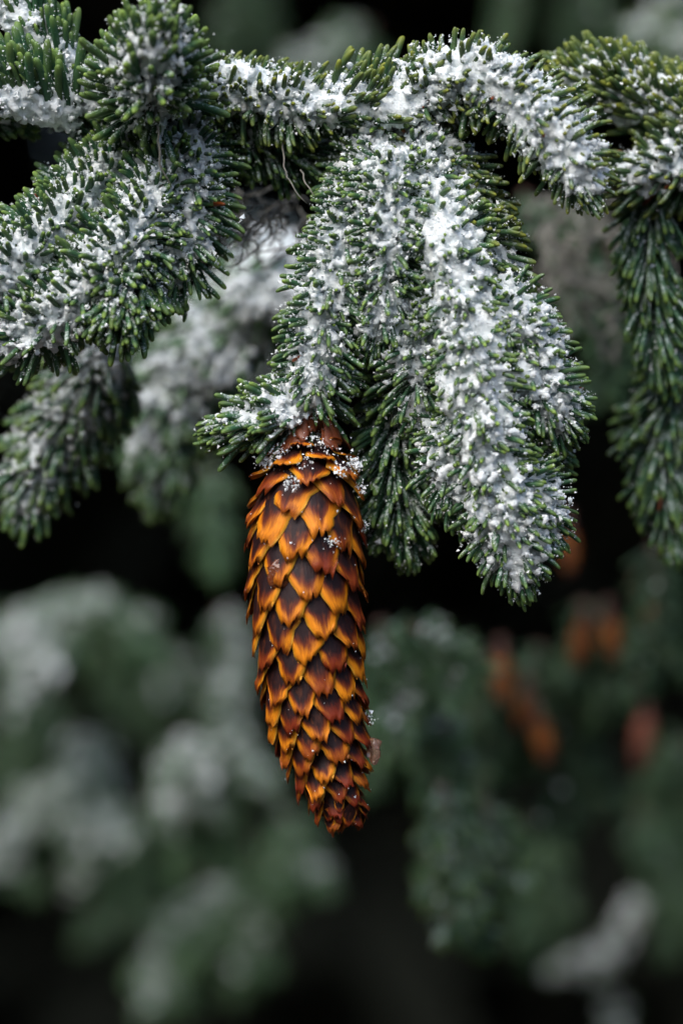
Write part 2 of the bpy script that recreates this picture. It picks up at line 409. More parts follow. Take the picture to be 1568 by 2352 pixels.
# ------------------------------------------------------------------ branches
class Branch:
    """a spruce branch: Empty > shoot (a stem) > needles, plus the snow that lies on it"""
    def __init__(s, loc, label, group=None, name='spruce_branch'):
        s.base = np.array(loc); s.root = empty(name, loc, label, 'branch', group)
        s.nd = []; s.pts = []; s.rad = []; s.fp = []; s.fs = []
    def shoot(s, ctrl, L=12.5, per_mm=7.0, a0=62, a1=50, tip_a=14, up=.0, snow=.6, frost=9, tmax=.5, mat=None, r0=1.1, r1=.7,
              seed=0, bare=0.0, dead=.004, bud=True, fan=0.0, thick=1.0, side=None, spread=None, name='shoot', rj=.17, upv=UP, bark=None, fw=.6, ridge=False):
        rg = np.random.default_rng(seed + 100); mat = mat or M_NEEDLE
        path, sl = catmull([P(*c) for c in ctrl], .0012)
        n = len(path); tot = sl[-1]
        V, F, C = tube(path - s.base, np.linspace(r0, r1, n) * .001, 8, bump=.0005, seed=seed)
        stem = link(name, mesh_np(name, V, [F, C], bark or M_BARK), s.root)
        T, e1, e2 = frames(path, DEP)
        N = int(tot * 1000 * per_mm)
        ss = np.sort(rg.uniform(tot * bare, tot, N)); N = len(ss)
        th = (np.arange(N) * 2.39996 + rg.normal(0, .22, N))
        if side is not None:   # keep the needles in a sector round an angle
            keep = np.cos(th - side[0]) > side[1]; ss, th = ss[keep], th[keep]; N = len(ss)
        I = lambda A: np.stack([np.interp(ss, sl, A[:, k]) for k in range(3)], 1)
        p, t_, a_, b_ = I(path), nrm(I(T)), nrm(I(e1)), nrm(I(e2))
        fr = (tot - ss) / tot; dt = tot - ss
        ang = np.radians(np.interp(fr, [0, 1], [a1, a0])) * np.clip((dt / .010), 0, 1) ** .6
        ang = np.maximum(ang, np.radians(tip_a) * rg.uniform(.2, 1.4, N)) + rg.normal(0, rj, N) * .6
        rad = np.cos(th)[:, None] * a_ + np.sin(th)[:, None] * b_
        D = np.cos(ang)[:, None] * t_ + np.sin(ang)[:, None] * rad
        D = nrm(D + up * upv + rg.normal(0, .07, (N, 3)))
        X = t_ + .35 * upv * up; X = nrm(X - (X * D).sum(1)[:, None] * D)
        S = L / 12.5 * np.clip(rg.normal(1, .13, N), .6, 1.3) * np.interp(dt, [0, .006, .02], [.75, .95, 1])
        B = p + rad * .0006
        isd = rg.random(N) < dead; S = np.where(isd, S * .75, S)
        s.nd.append(dict(stem=stem, B=B, D=D, X=X, S=S, mat=mat, dead=isd, rg=rg))
        # snow caught between the needles on the exposed side
        Ln = .0125 * S
        face = D @ DEP
        nz = noise(B + D * .004, 150, seed) * .65 + noise(B + D * .004, 420, seed + 5) * .35
        amt = face * fw + (nz - .5) * 1.7 + (snow - .5) * 2.0 - .12 + (.6 - fw) * .3
        sel = (amt > 0) & (snow > 0)
        if sel.any():
            k = 16
            tm = np.clip(tmax + .25 * (amt[sel] - .4) , .12, tmax + .17)
            tt = rg.uniform(.03, 1, (sel.sum(), k)) * tm[:, None]
            q = B[sel][:, None] + D[sel][:, None] * (tt * Ln[sel][:, None])[..., None] + DEP * rg.uniform(-.0002, .0013, (sel.sum(), k, 1)) * thick \
                + rg.normal(0, .0012, (sel.sum(), k, 3))
            s.pts.append(q.reshape(-1, 3)); s.rad.append((rg.uniform(.00062, .00095, sel.sum() * k)) * thick)
        # frost grains clinging to the needles
        m = rg.poisson(np.clip(frost * 1.9 * (.35 + .65 * np.clip(face + .3, 0, 1.3)) * (.4 + 1.2 * nz), 0, None))
        if ridge: m = rg.poisson(np.clip(frost * 3.2 * np.clip(face * 2.2 - .55, 0, 1) * (.25 + 1.4 * nz), 0, None))
        ix = np.repeat(np.arange(N), m); M = len(ix)
        if M:
            tt = rg.beta(1.5, 1.3, M) * .99
            side_d = rg.normal(size=(M, 3)) + DEP * 1.3
            side_d = nrm(side_d - (side_d * D[ix]).sum(1)[:, None] * D[ix])
            bend = (tt ** 2 * .15 * Ln[ix])[:, None] * X[ix]
            s.fp.append(B[ix] + D[ix] * (tt * Ln[ix])[:, None] + bend + side_d * (.00066 * S[ix] * rg.uniform(.8, 1.5, M))[:, None])
            s.fs.append(rg.gamma(2.0, .00007, M) + .00008)
        if bud:
            bp, _ = catmull([path[-1] - T[-1] * .0015, path[-1] + T[-1] * .001, path[-1] + T[-1] * .0032], .0005)
            rr = np.interp(np.linspace(0, 1, len(bp)), [0, .35, .7, 1], [.8, 1.35, 1.0, .2]) * .001
            V, F, C = tube(bp - s.base, rr, 7, bump=.0006, seed=seed)
            link('bud', mesh_np('bud', V, [F, C], M_BUD), stem)
        return path
    def drift(s, spots, seed=0):
        """extra drifts: (px, py, depth, rx, ry, rz in mm, number)"""
        rg = np.random.default_rng(seed + 500)
        for (x, y, d, rx, ry, rz, n) in spots:
            c = P(x, y, d); n = int(n * 1.8); u = nrm(rg.normal(size=(n, 3))) * rg.random((n, 1)) ** .4
            s.pts.append(c + u * np.array([rx, ry, rz]) * .001); s.rad.append(rg.uniform(.0006, .0011, n))
    def finish(s, snow_label=None, pick=300, grains=9.0, body=True):
        """the largest seen needles become parts of their own, the rest one mesh per shoot"""
        camp = np.array([0, -DIST, CAM_H]); score = []
        for k, d in enumerate(s.nd):
            v = nrm(d['B'] - camp); seen = np.linalg.norm(np.cross(d['D'], v), axis=1) * d['S']
            front = -(d['D'] * v).sum(1)
            sc_ = seen * .6 + front * .8 - (d['B'][:, 1] - d['B'][:, 1].mean()) * 60
            tipp = d['B'] + d['D'] * .012
            fx = (tipp[:, 0] / PX) * DIST / (DIST + tipp[:, 1]) + 784; fy = 1176 - ((tipp[:, 2] - CAM_H) / PX) * DIST / (DIST + tipp[:, 1])
            sc_ = np.where((fx < 5) | (fx > 1563) | (fy < 5), -9, sc_)
            score.append(sc_)
        allsc = np.concatenate(score) if score else np.zeros(0)
        cut = np.sort(allsc)[-pick] if len(allsc) > pick else -8
        if pick == 0: cut = 1e9
        for d, sc_ in zip(s.nd, score):
            own = sc_ >= cut
            for i in np.where(own)[0]:
                pr = protos(M_DEAD if d['dead'][i] else d['mat'])
                o = bpy.data.objects.new('needle', pr[d['rg'].integers(0, len(pr))]); COL.objects.link(o); o.parent = d['stem']
                x, z = d['X'][i], d['D'][i]; y = np.cross(z, x); b = d['B'][i] - s.base; S = d['S'][i]
                o.matrix_local = Matrix(((x[0] * S, y[0] * S, z[0] * S, b[0]), (x[1] * S, y[1] * S, z[1] * S, b[1]), (x[2] * S, y[2] * S, z[2] * S, b[2]), (0, 0, 0, 1)))
                if d['dead'][i]: o['label'] = 'dead orange brown needle'
            for msk, mt in ((~own & ~d['dead'], d['mat']), (~own & d['dead'], M_DEAD)):
                if msk.any():
                    bake_needles('needles', d['B'][msk] - s.base, d['D'][msk], d['X'][msk], d['S'][msk], mt, d['stem'], rg=d['rg'])
        if snow_label and (s.pts or s.fp):
            z3, z1 = np.zeros((0, 3)), np.zeros(0)
            snow_object(snow_label, np.vstack(s.pts) if s.pts else z3, np.concatenate(s.rad) if s.rad else z1,
                        np.vstack(s.fp) if s.fp else z3, np.concatenate(s.fs) if s.fs else z1, s.base, np.random.default_rng(3), grains, body)

# ---- the setting: forest floor, the wood behind, one near trunk
def ground():
    n = 60; x = np.linspace(-60, 60, n + 1); X, Y = np.meshgrid(x, x); p = np.stack([X.ravel(), Y.ravel(), np.zeros(X.size)], 1)
    p[:, 2] = (noise(p, .4, 1) - .5) * .12
    i = np.arange(n)[:, None] * (n + 1) + np.arange(n)[None]
    F = np.stack([i, i + 1, i + n + 2, i + n + 1], -1).reshape(-1, 4)
    t = NT('forest_floor'); f = t.smooth(t.noise(2.5, 5), .55, .70)
    m = t.set(Base_Color=t.mix(f, (.05, .035, .02), (.75, .77, .80)), Roughness=.9); t.bump(t.noise(14, 4), .6, .05)
    o = link('ground', mesh_np('ground', p, F, m)); o['kind'] = 'structure'
ground()

def spray_mesh(name, pos, length, width, rg, mat, droop):
    """many drooping needle sprays: bent strips of two quads"""
    n = len(pos); a = rg.uniform(0, 2 * np.pi, n)
    out = np.stack([np.cos(a), np.sin(a), rg.normal(-.25, .25, n)], 1); side = nrm(np.cross(out, UP + rg.normal(0, .5, (n, 3))))
    l, w = length[:, None], width[:, None]
    p0 = pos; p1 = pos + out * l * .5; p2 = p1 + nrm(out - UP * droop) * l * .5
    V = np.stack([p0 - side * w * .4, p0 + side * w * .4, p1 - side * w, p1 + side * w, p2 - side * w * .35, p2 + side * w * .35], 1).reshape(-1, 3)
    o = (np.arange(n) * 6)[:, None]
    F = np.concatenate([o + [0, 1, 3, 2], o + [2, 3, 5, 4]])
    return mesh_np(name, V, F, mat)
t = NT('wood_foliage'); M_WOOD = t.set(Base_Color=t.mix(t.noise(9, 3), (.022, .022, .017), (.038, .045, .031)), Roughness=.9, Specular_IOR_Level=.08)
def wood():
    rg = np.random.default_rng(21); n = 42000
    back = np.stack([rg.uniform(-3.4, 3.4, n), 2.5 + 3.2 * rg.random(n) ** 1.3, rg.uniform(.05, 5.2, n)], 1)
    k = 21000   # unseen roof of boughs, added to keep the wood behind dark
    shade_roof = np.stack([rg.uniform(-3.2, 3.2, k), rg.uniform(.75, 2.7, k), rg.uniform(2.12, 3.6, k)], 1)
    m = 40000   # unseen wood round a small clearing, added to block the low sky
    ring = np.stack([rg.uniform(-6, 6, m), rg.uniform(-7, 5, m), rg.uniform(.1, 5.2, m)], 1)
    ring = ring[(ring[:, 1] > 0) | (ring[:, 2] < 3.3)]
    ring = ring[np.hypot(ring[:, 0] * .9, ring[:, 1] + 1.2) > 3.0]
    ring = ring[(ring[:, 1] < 1.4) | (np.abs(ring[:, 0]) > 3.3)]
    pos = np.vstack([back, shade_roof, ring]); big = np.concatenate([np.ones(len(back) + len(shade_roof)), np.full(len(ring), 1.7)])
    keep = noise(pos, 2.2, 8) > .30; pos = pos[keep]; big = big[keep]; m = len(pos)
    o = link('forest', spray_mesh('forest', pos, rg.uniform(.18, .36, m) * big, rg.uniform(.03, .065, m) * big, rg, M_WOOD, .9))
    tag(o, 'dark dense spruce wood closing off the view behind the blurred branches', 'forest', None, 'stuff')
wood()


# ---- the bough across the top, with the arched shoot at its right end
b = Branch(P(480, 250, 8), 'thick snow-capped spruce bough running across the top with an arched shoot at its end')
b.shoot([(-1500, 430, 120), (-800, 300, 60), (-120, 240, 16), (60, 232, 12), (200, 226, 9), (360, 222, 8), (520, 225, 6)], L=11, per_mm=2.5, snow=.95, tmax=0.4, frost=5, r0=2.6, r1=2.4, seed=1, bud=False, up=.1, thick=1.25, bare=0.68)
b.shoot([(490, 226, 6), (600, 238, 3), (700, 252, 1), (790, 262, 0)], L=9.5, per_mm=9.5, a0=88, a1=80, snow=0.62, tmax=0.42, frost=12, r0=2.4, r1=2.0, seed=2, bud=False, up=.12, dead=.008, mat=M_NEEDLE_OLIVE)
b.shoot([(520, 300, 12), (640, 335, 10), (760, 370, 12)], L=10, per_mm=8, a0=75, snow=.28, tmax=.3, frost=5, seed=3, up=-.25, bud=False)
b.shoot([(740, 262, 2), (840, 252, 0), (920, 232, -2), (965, 212, -3)], L=12.5, per_mm=9.5, a0=66, a1=62, snow=0.66, tmax=0.36, frost=4, r0=1.9, r1=1.5, seed=4, bud=False, up=.45, dead=.012, mat=M_NEEDLE_OLIVE)
b.shoot([(960, 215, -3), (1050, 185, -6), (1140, 205, -9), (1225, 270, -12), (1295, 350, -14), (1340, 425, -15)], L=10, per_mm=8.5, a0=88, a1=80, snow=0.66, tmax=0.52, frost=12, seed=5, up=.05, dead=.008, mat=M_NEEDLE_OLIVE, thick=1.15, fw=0.38)
b.drift([(170, 196, 6, 3, 4, 2.0, 110), (560, 172, 2, 5, 5, 2.2, 180), (650, 190, 1, 6, 4, 1.4, 90), (730, 205, 0, 5, 4, 1.4, 80), (800, 240, -4, 7, 3, 3, 200), (920, 250, -6, 6, 3, 4, 220), (1090, 165, -10, 5, 3, 3, 150)], 1)
b.finish('granular snow capping the bough across the top and its arched shoot')

# ---- upper left shoots
b = Branch(P(60, 300, 4), 'upright green spruce shoot at the upper left corner with long parallel needles')
b.shoot([(160, 200, 6), (115, 140, 4), (60, 70, 2), (0, 0, 0)], L=13, per_mm=9, a0=60, a1=55, snow=0.46, tmax=0.4, frost=8, seed=11, up=1.0)
b.shoot([(165, 288, 2), (90, 264, -3), (0, 246, -7), (-90, 236, -9)], L=15.5, per_mm=8, a0=72, snow=0.46, tmax=0.38, frost=9, seed=12, up=1.3)
b.finish('snow between the long needles of the upper left shoot')

b = Branch(P(340, 215, -6), 'round upright tuft of spruce needles fanning out in front of the bough')
b.shoot([(345, 235, 2), (345, 205, -8), (352, 165, -18), (362, 120, -26)], L=15, per_mm=11, a0=80, a1=46, tip_a=25, snow=0.8, tmax=0.46, frost=16, seed=14, up=.42, rj=.2, fw=0.25)
b.finish('snow lodged in the round upright tuft')

# ---- left bough
b = Branch(P(400, 340, 6), 'broad snowy spruce bough drooping at the left below the thick bough')
b.shoot([(330, 330, 10), (240, 420, 4), (140, 520, -2), (50, 610, -6), (-40, 690, -8)], L=11, per_mm=8.5, a0=86, a1=78, snow=0.66, tmax=0.48, frost=10, seed=21, up=0.55, fw=0.38)
b.shoot([(420, 330, 8), (370, 450, 0), (300, 560, -6), (230, 640, -8), (120, 740, -8), (20, 800, -6)], L=11, per_mm=8.5, a0=86, a1=78, snow=0.68, tmax=0.5, frost=10, seed=22, up=0.4, fw=0.38)
b.shoot([(440, 290, 8), (450, 380, 3), (440, 480, 0), (420, 580, 0), (370, 660, 2)], L=10.5, per_mm=9, a0=88, a1=80, snow=0.54, tmax=0.42, frost=11, seed=23, fw=0.38)
b.shoot([(330, 560, 4), (300, 640, -4), (275, 705, -14)], L=13, per_mm=11, a0=64, a1=60, tip_a=40, snow=.28, tmax=.3, frost=11, seed=24, up=-.38)
b.shoot([(180, 640, 4), (120, 720, 4), (60, 780, 6)], L=12, per_mm=7, a0=60, snow=.5, tmax=.4, frost=9, seed=25, up=-.2)
b.finish('granular snow filling the drooping left bough')

# ---- lower left shoots, a little out of focus
b = Branch(P(230, 800, 42), 'out of focus green spruce shoot hanging at the left edge under the snowy bough')
b.shoot([(260, 760, 38), (190, 900, 42), (110, 1040, 44), (70, 1140, 44)], L=13.5, per_mm=7, a0=58, a1=48, snow=0.95, tmax=0.5, frost=12, seed=31, up=.0)
b.shoot([(290, 780, 46), (230, 900, 48), (180, 1020, 48)], L=13.5, per_mm=7, a0=58, a1=48, snow=0.66, tmax=.4, frost=10, seed=32, up=-.3)
b.finish('snow on the blurred shoot at the left edge', pick=0, grains=4)

b = Branch(P(640, 560, 95), 'blurred pale snowy spruce shoot behind, between the left bough and the cone')
b.shoot([(680, 560, 92), (580, 690, 98), (480, 800, 100), (400, 900, 102), (350, 1020, 104)], L=15, per_mm=7, a0=62, a1=55, snow=0.9, tmax=.6, frost=16, seed=34, up=.0, mat=M_NEEDLE_FAR, thick=1.3)
b.drift([(610, 680, 86, 10, 5, 7, 160), (470, 840, 92, 12, 5, 7, 160)], 3)
b.shoot([(430, 900, 100), (400, 1000, 104), (370, 1110, 104)], L=13, per_mm=7, a0=58, a1=48, snow=0.66, tmax=.4, frost=8, seed=35, up=.0, mat=M_NEEDLE)
b.finish('thick soft snow on the blurred shoot behind the cone', pick=0, grains=2)

# ---- the central hanging branch that carries the cone
b = Branch(P(880, 300, 4), 'snow-laden central spruce branch hanging in two prongs, the left prong carrying the cone')
b.shoot([(890, 290, 4), (840, 420, 0), (795, 540, -4), (765, 660, -6), (735, 790, -7), (718, 900, -5), (712, 985, -2)], L=9.9, per_mm=9.5, a0=90, a1=82, tip_a=30, snow=0.55, tmax=0.52, frost=16, seed=41, rj=0.2, up=-0.05, fw=0.38)
b.shoot([(950, 310, 4), (985, 430, -2), (1025, 560, -7), (1060, 690, -10), (1085, 820, -12), (1105, 950, -12), (1130, 1080, -11), (1165, 1210, -9), (1190, 1310, -7)], L=10.2, per_mm=9.5, a0=90, a1=82, snow=0.78, tmax=0.56, frost=13, seed=42, thick=1.15, rj=0.2, fw=0.38)
b.shoot([(1010, 500, 2), (1090, 560, -2), (1130, 620, -2), (1160, 640, -1)], L=11.5, per_mm=10.5, a0=72, snow=0.58, tmax=0.44, frost=10, seed=43, mat=M_NEEDLE_OLIVE)
b.shoot([(1020, 360, 3), (1070, 450, 1), (1105, 530, 1), (1130, 600, 2)], L=10, per_mm=9.8, a0=72, snow=0.6, tmax=0.44, frost=8, seed=44, mat=M_NEEDLE_OLIVE)
b.shoot([(1080, 720, -6), (1160, 790, -8), (1230, 880, -8), (1290, 960, -6)], L=10.2, per_mm=9.5, a0=90, a1=82, snow=0.72, tmax=0.54, frost=11, seed=45, rj=0.2, fw=0.38)
b.shoot([(1090, 900, 0), (1180, 960, 2), (1250, 1020, 4)], L=11, per_mm=9.8, a0=70, snow=0.58, tmax=0.48, frost=8, seed=46, fw=0.38)
b.shoot([(960, 800, 4), (925, 930, 6), (912, 1060, 8), (925, 1170, 10), (930, 1230, 11)], L=11.5, per_mm=9.8, a0=66, a1=52, snow=0.44, tmax=0.42, frost=11, seed=47, fw=0.38)
b.shoot([(900, 380, -4), (895, 520, -8), (890, 640, -9), (865, 760, -8)], L=9.8, per_mm=9.5, a0=90, a1=82, snow=0.6, tmax=0.52, frost=14, seed=51, rj=0.2, fw=0.38)
b.shoot([(985, 640, -4), (965, 760, -5), (960, 860, -5), (975, 950, -3)], L=9.8, per_mm=9.5, a0=90, snow=0.54, tmax=0.52, frost=13, seed=48, a1=82, rj=0.2, fw=0.38)
b.shoot([(1130, 700, -9), (1190, 740, -10), (1240, 800, -9)], L=9.6, per_mm=9.5, a0=90, a1=82, snow=0.66, tmax=0.52, frost=12, seed=52, rj=0.2, fw=0.38)
b.shoot([(1140, 1060, -6), (1210, 1130, -7), (1250, 1210, -6)], L=9.6, per_mm=9.5, a0=90, a1=82, snow=.62, tmax=0.52, frost=12, seed=53, rj=0.2, fw=0.38)
b.shoot([(1050, 960, -6), (1040, 1060, -6), (1060, 1160, -5)], L=9.6, per_mm=9.5, a0=90, snow=0.62, tmax=0.54, frost=13, seed=49, a1=82, rj=0.2, fw=0.38)
b.shoot([(705, 945, -5), (640, 955, -7), (580, 975, -8), (545, 985, -8)], L=11.5, per_mm=11.2, a0=48, a1=34, tip_a=16, snow=0.58, tmax=0.44, frost=9, seed=50)
b.drift([(1085, 895, -15.6, 7.5, 2.2, 7, 700), (1020, 560, -14, 4, 2, 6, 260), (960, 490, -6, 5, 3, 3, 260), (1030, 620, -14, 3, 2, 4, 160), (1110, 760, -16, 5, 2, 5, 260), (1060, 560, -10, 4, 2, 4, 160), (1110, 1010, -17, 4, 2, 2.5, 160), (1190, 860, -14, 4, 2, 3, 150)], 2)
b.finish('thick granular snow and frost on the two hanging prongs above the cone')

# ---- right side
b = Branch(P(1568, 300, 22), 'olive spruce bough with snow and orange dead needles at the upper right edge')
b.shoot([(2700, 440, 95), (2150, 390, 50), (1700, 330, 24), (1560, 280, 20), (1440, 235, 18), (1330, 205, 16)], L=13, per_mm=9, a0=70, a1=60, snow=.74, tmax=.45, frost=4, seed=61, up=.62, dead=0.04, mat=M_NEEDLE_OLIVE, bare=0.6)
b.shoot([(1640, 350, 20), (1530, 390, 16), (1450, 420, 14)], L=12, per_mm=8, a0=66, a1=55, snow=.66, tmax=.45, frost=4, seed=62, up=.3, dead=0.05, mat=M_NEEDLE_OLIVE)
b.shoot([(1500, 430, 22), (1490, 560, 24), (1500, 700, 25), (1525, 830, 26)], L=11.5, per_mm=8, a0=50, a1=40, snow=.24, tmax=.3, frost=4, seed=63, up=-.1)
b.finish('snow on the olive bough at the upper right edge', pick=300, grains=5)

b = Branch(P(1540, 860, 40), 'soft green spruce shoot hanging at the right edge below the olive bough')
b.shoot([(1580, 780, 38), (1545, 900, 40), (1525, 1020, 42), (1540, 1150, 44), (1555, 1210, 44)], L=12.5, per_mm=8, a0=52, a1=42, snow=.32, tmax=.3, frost=6, seed=65)
b.shoot([(1560, 900, 42), (1500, 980, 44), (1490, 1050, 44)], L=12, per_mm=6, a0=52, snow=.3, tmax=.3, frost=5, seed=66)
b.finish('thin snow on the hanging shoot at the right edge', pick=0, grains=4)

# ---- the cone in focus
CONE_AX = [(714, 990, -2), (710, 1060, -4), (704, 1180, -5), (700, 1300, -5), (705, 1420, -5), (715, 1540, -4), (727, 1640, -3), (751, 1740, -2), (771, 1820, -1), (790, 1890, 0), (797, 1935, 0)]
CONE_R = ([0, 45, 80, 120, 200, 310, 430, 550, 650, 750, 830, 880, 935], [50, 88, 108, 121, 126, 128, 127, 121, 115, 103, 86, 62, 32])
W0, L0, R0 = 66 * PX, 178 * PX, 130 * PX

def cone_scale_mesh(name, seed, mat, nu=11, nv=11, narrow=False):
    rg = np.random.default_rng(seed)
    v = np.linspace(0, 1, nv); u = np.linspace(-1, 1, nu)
    prof = np.interp(v, [0, .2, .4, .52, .62, .74, .86, .95, 1], [.35, .75, 1.0, 1.04, .93, .73, .54, .45, .34])
    if narrow: prof = np.interp(v, [0, .25, .5, .68, .8, .9, 1], [.16, .34, .62, .80, .70, .52, .34])
    lo = prof * (1 + rg.normal(0, .065, nv)); hi = prof * (1 + rg.normal(0, .065, nv))
    tipj = rg.normal(0, .042, nu) - .03 * np.abs(u) ** 2 + rg.normal(0, .04) * u
    flare = rg.uniform(-.6, .8); twist = rg.normal(0, .05); lift = rg.uniform(-1, 1.5)
    V = []; uu = []; vv = []; ww = []
    for layer in (0, 1):
        for i, a in enumerate(v):
            for j, b in enumerate(u):
                w = (lo[i] if b < 0 else hi[i]) * W0
                ph = b * w / R0 * .97
                aa = a + tipj[j] * max(0, (a - .45) / .55) ** 2
                off = (-31 + 39 * a ** 1.25 + lift) * PX
                off += (5.5 * (1 - b * b) * math.sin(min(a, 1) * math.pi * .8)) * PX
                off += flare * 9 * PX * max(0, (a - .84) / .16) ** 1.5
                off += twist * b * a * 40 * PX
                off += rg.normal(0, .35) * PX if 0 < j < nu - 1 else rg.normal(0, .9) * PX
                off += -2.5 * PX * max(0, abs(b) - .7) / .3 * a
                th = (1.6 + 2.4 * (1 - abs(b) ** 3)) * (1 - .4 * a) * PX
                r = R0 + off - (th if layer else 0)
                V.append((r * math.sin(ph), r * math.cos(ph), L0 * (1 - aa)))
                uu.append(b * (.75 + .25 * prof[i])); vv.append(a); ww.append(max(abs(b) ** 5, max(0, (a - .9) / .1) * .5))
    def idx(l, i, j): return l * nu * nv + i * nu + j
    F = []
    for i in range(nv - 1):
        for j in range(nu - 1):
            F.append((idx(0, i, j), idx(0, i + 1, j), idx(0, i + 1, j + 1), idx(0, i, j + 1)))
            F.append((idx(1, i, j), idx(1, i, j + 1), idx(1, i + 1, j + 1), idx(1, i + 1, j)))
    for i in range(nv - 1):
        F.append((idx(0, i, 0), idx(1, i, 0), idx(1, i + 1, 0), idx(0, i + 1, 0)))
        F.append((idx(0, i, nu - 1), idx(0, i + 1, nu - 1), idx(1, i + 1, nu - 1), idx(1, i, nu - 1)))
    for j in range(nu - 1):
        F.append((idx(0, nv - 1, j), idx(1, nv - 1, j), idx(1, nv - 1, j + 1), idx(0, nv - 1, j + 1)))
        F.append((idx(0, 0, j), idx(0, 0, j + 1), idx(1, 0, j + 1), idx(1, 0, j)))
    V = np.array(V)
    return mesh_np(name, V, np.array(F), mat, {'u': uu, 'v': vv, 'wear': ww}), V[:nu * nv], np.array(vv[:nu * nv])

def build_cone():
    path, sl = catmull([P(*c) for c in CONE_AX], .0008)
    base = P(712, 1010, -3)
    root = empty('spruce_cone', base, 'large ripe orange brown spruce cone hanging in focus from the frosted left prong', 'cone')
    T = nrm(np.gradient(path, axis=0)); rg = np.random.default_rng(77)
    H = sl / PX
    Rr = np.interp(H, *CONE_R)
    at = lambda h, A: np.array([np.interp(h, H, A[:, k]) for k in range(3)])
    kc = H < 905; V, F, C = tube(path[kc] - base, np.maximum(Rr - 36, 6)[kc] * PX, 20)
    link('core', mesh_np('core', V, [F, C], M_CORE), root)
    sp, _ = catmull([P(715, 960, -2), P(714, 1000, -2), P(712, 1060, -3)], .0008)
    V, F, C = tube(sp - base, np.linspace(22, 46, len(sp)) * PX, 10, bump=.002, seed=5)
    link('stalk', mesh_np('stalk', V, [F, C], M_BUD), root)
    protos_ = [cone_scale_mesh('scale', 300 + i, M_SCALE) for i in range(14)]
    tops_ = [cone_scale_mesh('scale', 350 + i, M_SCALE, narrow=True) for i in range(6)]
    h = 46.0; n = 0; out = []; tips = []
    while h < 932:
        Rl = float(np.interp(h, *CONE_R)); s = float(np.interp(h, [0, 240, 420, 600, 760, 880, 930], [1, 1, .93, .82, .70, .54, .42]))
        s *= np.interp(h, [0, 70, 150], [.55, .76, 1])
        th = math.radians(-137.508 * n + 40)
        out.append((h, th, s, Rl)); n += 1
        h += 7.4 * s * s * 128 / max(Rl, 34)
    for n, (h, th, s, Rl) in enumerate(out):
        c = at(h, path); t_ = nrm(at(h, T)); zz = -t_
        fr = np.array([0, -1, 0.]); fr = nrm(fr - (fr @ zz) * zz); rt = np.cross(t_, fr); rt = rt if rt[0] > 0 else -rt
        th2 = th + rg.normal(0, .05)
        y = math.cos(th2) * fr + math.sin(th2) * rt; x = np.cross(y, zz)
        # scale the nominal scale so its back sits at the local radius; the open tip scales flare
        tilt = rg.normal(0, .014) + (.30 * rg.random() if h > 780 else 0) + (.10 if h < 90 else 0)
        short = min(1.0, (h + 6) / 178 / s)
        Ls = 178 * s * short; lean = math.atan2(Rl - 24 * s - (float(np.interp(max(h - Ls, 0), *CONE_R)) - 27 * s), Ls)
        tilt += max(0.0, lean) if h < 340 else 0.0
        yy = math.cos(tilt) * y + math.sin(tilt) * zz * 1.0; z2 = math.cos(tilt) * zz - math.sin(tilt) * y
        me, mv, mvv = protos_[rg.integers(0, len(protos_))] if h > 130 else tops_[rg.integers(0, 6)]
        org = c + y * (Rl * PX - R0 * s * math.cos(tilt)) - zz * math.sin(tilt) * R0 * s - base
        if h > 760: org = org + y * rg.uniform(-5, 8) * PX
        sx = s * rg.uniform(.92, 1.06); s2 = s * short * rg.uniform(.94, 1.07)
        M = Matrix(((x[0] * sx, yy[0] * s, z2[0] * s2, org[0]), (x[1] * sx, yy[1] * s, z2[1] * s2, org[1]), (x[2] * sx, yy[2] * s, z2[2] * s2, org[2]), (0, 0, 0, 1)))
        o = link('scale', me, root); o.matrix_local = M
        if rg.random() < np.interp(h, [100, 400, 700, 860], [.08, .18, .32, .9]) + (.2 if math.sin(th) > .45 else 0):
            o.material_slots[0].link = 'OBJECT'; o.material_slots[0].material = M_SCALE_RED
        A = np.array(M)
        w = mv @ A[:3, :3].T + A[:3, 3] + base
        tips.append((w[mvv > .55], y))
    # brown bract scales round the stalk
    bm = [cone_scale_mesh('bract', 400 + i, M_BUD, 7, 7, True)[0] for i in range(3)]
    for k in range(60):
        th = k * 2.4 + .4; hh = 8 + (k % 11) * 6.0; c = at(hh, path); s = rg.uniform(.26, .44)
        y = np.array([math.sin(th), -math.cos(th), 0]); z = np.array([0, 0, 1.]); tl = rg.uniform(.25, .6)
        yy = math.cos(tl) * y + math.sin(tl) * z; z2 = math.cos(tl) * z - math.sin(tl) * y; x = np.cross(yy, z2)
        Rl = float(np.interp(hh, *CONE_R)) - 4 + 4 * rg.random()
        org = c + y * (Rl * PX - R0 * s) - base
        o = link('bract', bm[k % 3], root)
        o.matrix_local = Matrix(((x[0] * s, yy[0] * s, z2[0] * s, org[0]), (x[1] * s, yy[1] * s, z2[1] * s, org[1]), (x[2] * s, yy[2] * s, z2[2] * s, org[2]), (0, 0, 0, 1)))
    # splayed small scales of the broken tip
    for k in range(26):
        th = k * 2.4; hh = 872 + k * 2.2; c = at(min(hh, 926), path); s = rg.uniform(.20, .36)
        y = np.array([math.sin(th), -math.cos(th), 0]); z = np.array([0, 0, 1.]); tl = rg.uniform(-.7, .5)
        yy = math.cos(tl) * y + math.sin(tl) * z; z2 = math.cos(tl) * z - math.sin(tl) * y; x = np.cross(yy, z2)
        org = c + y * ((float(np.interp(hh, *CONE_R)) * rg.uniform(.6, 1.05)) * PX - R0 * s) - base + np.array([0, 0, -.0006])
        o = link('scale', protos_[k % 14][0], root); o.material_slots[0].link = 'OBJECT'; o.material_slots[0].material = M_SCALE_RED
